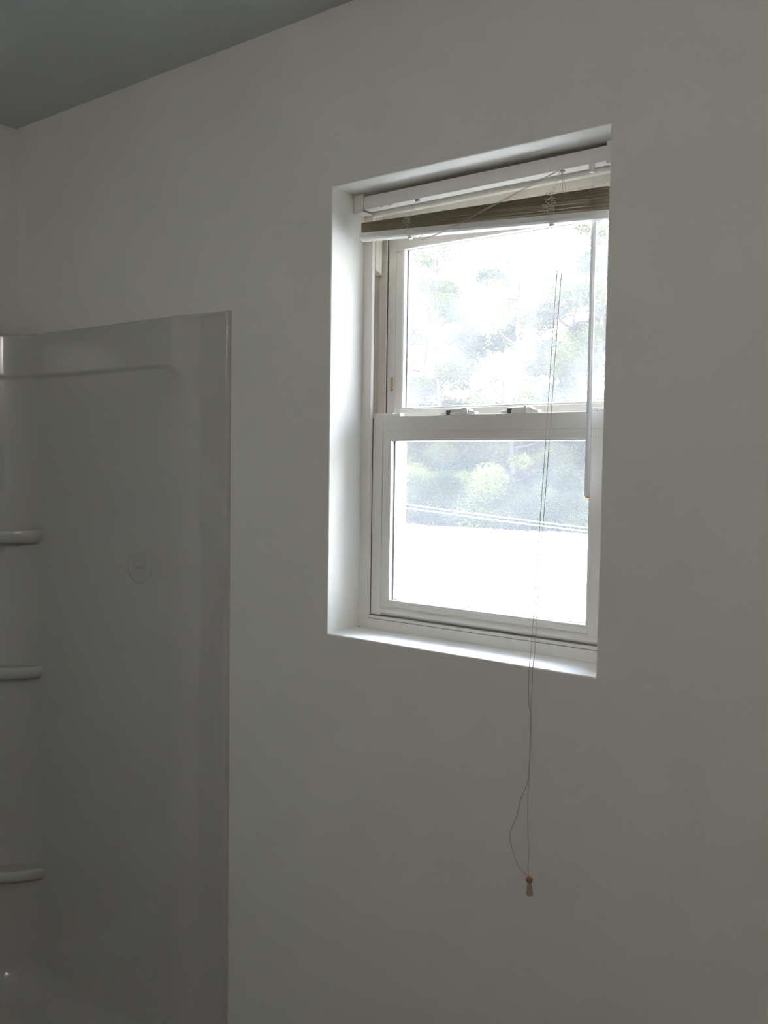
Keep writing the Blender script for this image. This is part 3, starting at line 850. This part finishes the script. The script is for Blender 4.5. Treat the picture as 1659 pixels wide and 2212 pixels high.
TM = [tree_meshes(12.5, 2.0, 11, M_LEAF, 26000, 0.075, 0.06), tree_meshes(10.5, 1.8, 23, M_LEAF3, 26000, 0.07, 0.04),
      tree_meshes(13.5, 2.2, 37, M_LEAF2, 20000, 0.075, 0.10)]
def ground_z(x, y):
    t = (y - (29.0 + (x + 18) * 0.25)) / 42
    return GZ if t <= 0 else GZ + 9.0 * t ** 1.2
TREES = [(-20.6, 31.5, 0, 0.2, 0.98, 'slender dark-trunked tree at the left edge of the view through the panes'),
         (-18.6, 33.0, 1, 1.4, 1.05, 'bushy dark green tree standing second from the left beyond the yard'),
         (-16.6, 31.0, 2, 2.2, 0.88, 'light leafy tree with thin forked trunk behind the sash locks'),
         (-14.9, 33.2, 1, 3.6, 1.10, 'dense cool green tree seen in the centre of the upper pane'),
         (-13.2, 31.6, 0, 4.4, 1.02, 'open-branched tree seen between the pull cords and the wand'),
         (-11.2, 33.5, 1, 5.3, 1.12, 'full green tree seen behind the tilt wand'),
         (-24.0, 35.0, 2, 0.9, 0.9, 'pale tree far left behind the front row of trees'),
         (-9.0, 32.5, 2, 2.9, 1.0, 'pale leafy tree at the right end of the tree line'),
         (-19.4, 40.5, 0, 3.1, 0.9, 'distant tree up the slope at the left behind the front trees'),
         (-15.2, 41.0, 2, 5.9, 0.9, 'distant pale tree up the slope behind the centre trees'),
         (-11.5, 41.5, 0, 0.6, 0.95, 'distant tree up the slope at the right behind the front trees'),
         (-27.5, 33.5, 0, 1.9, 1.0, 'tall tree beyond the left edge of the window view'),
         (-6.5, 33.5, 0, 3.3, 1.05, 'tall tree beyond the right edge of the window view')]
for x, y, k, rz, sc, lab in TREES:
    r = thing('tree', lab, 'tree', (x, y, ground_z(x, y)), group='trees beyond the yard')
    r.rotation_euler.z = rz; r.scale = (sc, sc, sc)
    for nm, me in (('trunk', TM[k][0]), ('foliage', TM[k][1])):
        o = bpy.data.objects.new(nm, me); col.objects.link(o); o.parent = r

def bush_mesh(seed, m):
    rnd = random.Random(seed); bl = []
    for i in range(10):
        a = rnd.uniform(0, 6.28); q = rnd.uniform(0, 1.2)
        bl.append((math.cos(a) * q, math.sin(a) * q * 0.7, rnd.uniform(0.5, 1.6), rnd.uniform(.5, .9), rnd.uniform(.5, .8), rnd.uniform(.45, .75)))
    bl.append((0, 0, 0.6, 1.5, 1.1, 0.8))
    return leaves_mesh('shrub', bl, 22000, 0.050, m, seed)
BM = [bush_mesh(3, M_LEAF3), bush_mesh(5, M_LEAF2), bush_mesh(9, M_LEAF)]
BUSH = [(-22.4, 33.0, 2, 2.3, 'tall shrub on the slope behind the left end of the yard edge'), (-19.8, 34.0, 0, 2.3, 'tall dark shrub on the slope behind the pale yellow-green shrub'),
        (-17.3, 34.4, 2, 2.2, 'tall green shrub on the slope behind the centre of the lower pane'), (-14.6, 34.8, 0, 2.3, 'tall dark shrub on the slope behind the hanging cords'),
        (-12.0, 35.2, 2, 2.2, 'tall green shrub on the slope behind the wand'), (-9.2, 35.4, 0, 2.3, 'tall dark shrub on the slope beyond the right edge of the lower pane'),
        (-21.6, 28.9, 0, 1.05, 'dark shrub at the left end of the yard edge'), (-20.3, 29.6, 1, 1.25, 'pale yellow-green shrub left of the centre of the lower pane'),
        (-18.7, 29.3, 0, 1.15, 'dark green shrub beside the pale one at the yard edge'), (-17.2, 30.0, 1, 1.30, 'bright rounded shrub in the middle of the lower pane'),
        (-15.8, 29.8, 2, 1.10, 'mid green shrub just left of the hanging cords'), (-14.4, 30.4, 0, 1.20, 'dark shrub seen through the two hanging cords'),
        (-13.1, 30.3, 2, 1.0, 'low green shrub below the wand tip'), (-11.9, 31.0, 1, 1.1, 'pale shrub at the right end of the lower pane'),
        (-10.3, 31.4, 0, 1.2, 'dark shrub beyond the right edge of the lower pane'), (-23.2, 28.8, 2, 1.2, 'green shrub beyond the left edge of the lower pane')]
for x, y, k, sc, lab in BUSH:
    o = bpy.data.objects.new('shrub', BM[k]); col.objects.link(o)
    o.location = (x, y, ground_z(x, y) - 0.1); o.scale = (sc, sc, sc); o.rotation_euler.z = x
    tag(o, lab, 'shrub', 'shrubs along the yard edge')

# two slack overhead service cables crossing the yard
def cable(z_off, label):
    bm = bmesh.new(); pts = []
    # points on the line seen through the lower pane, at about 14 m
    A = Vector((-12.7, 14.0, 0)); B = Vector((-2.0, 16.0, 0))
    P0 = Vector((1.235 - 0.715 * 15.45, 14.0, 1.5 - 0.0554 * 15.45)); P1 = Vector((1.235 - 0.4415 * 17.45, 16.0, 1.5 - 0.0735 * 17.45))
    for i in range(41):
        t = -2.0 + 5.0 * i / 40
        p = P0.lerp(P1, t); p.z += 0.012 * ((t - 0.5) ** 2) * 4 + z_off
        pts.append(p)
    tube(bm, pts, 0.0105, 6)
    return tag(finish('service_cable', bm, M_CABLE, smooth=True), label, 'cable', 'service cables over the yard')
cable(0.0, 'upper of the two white cables slanting across the lower pane')
cable(-0.078, 'lower of the two white cables slanting across the lower pane')
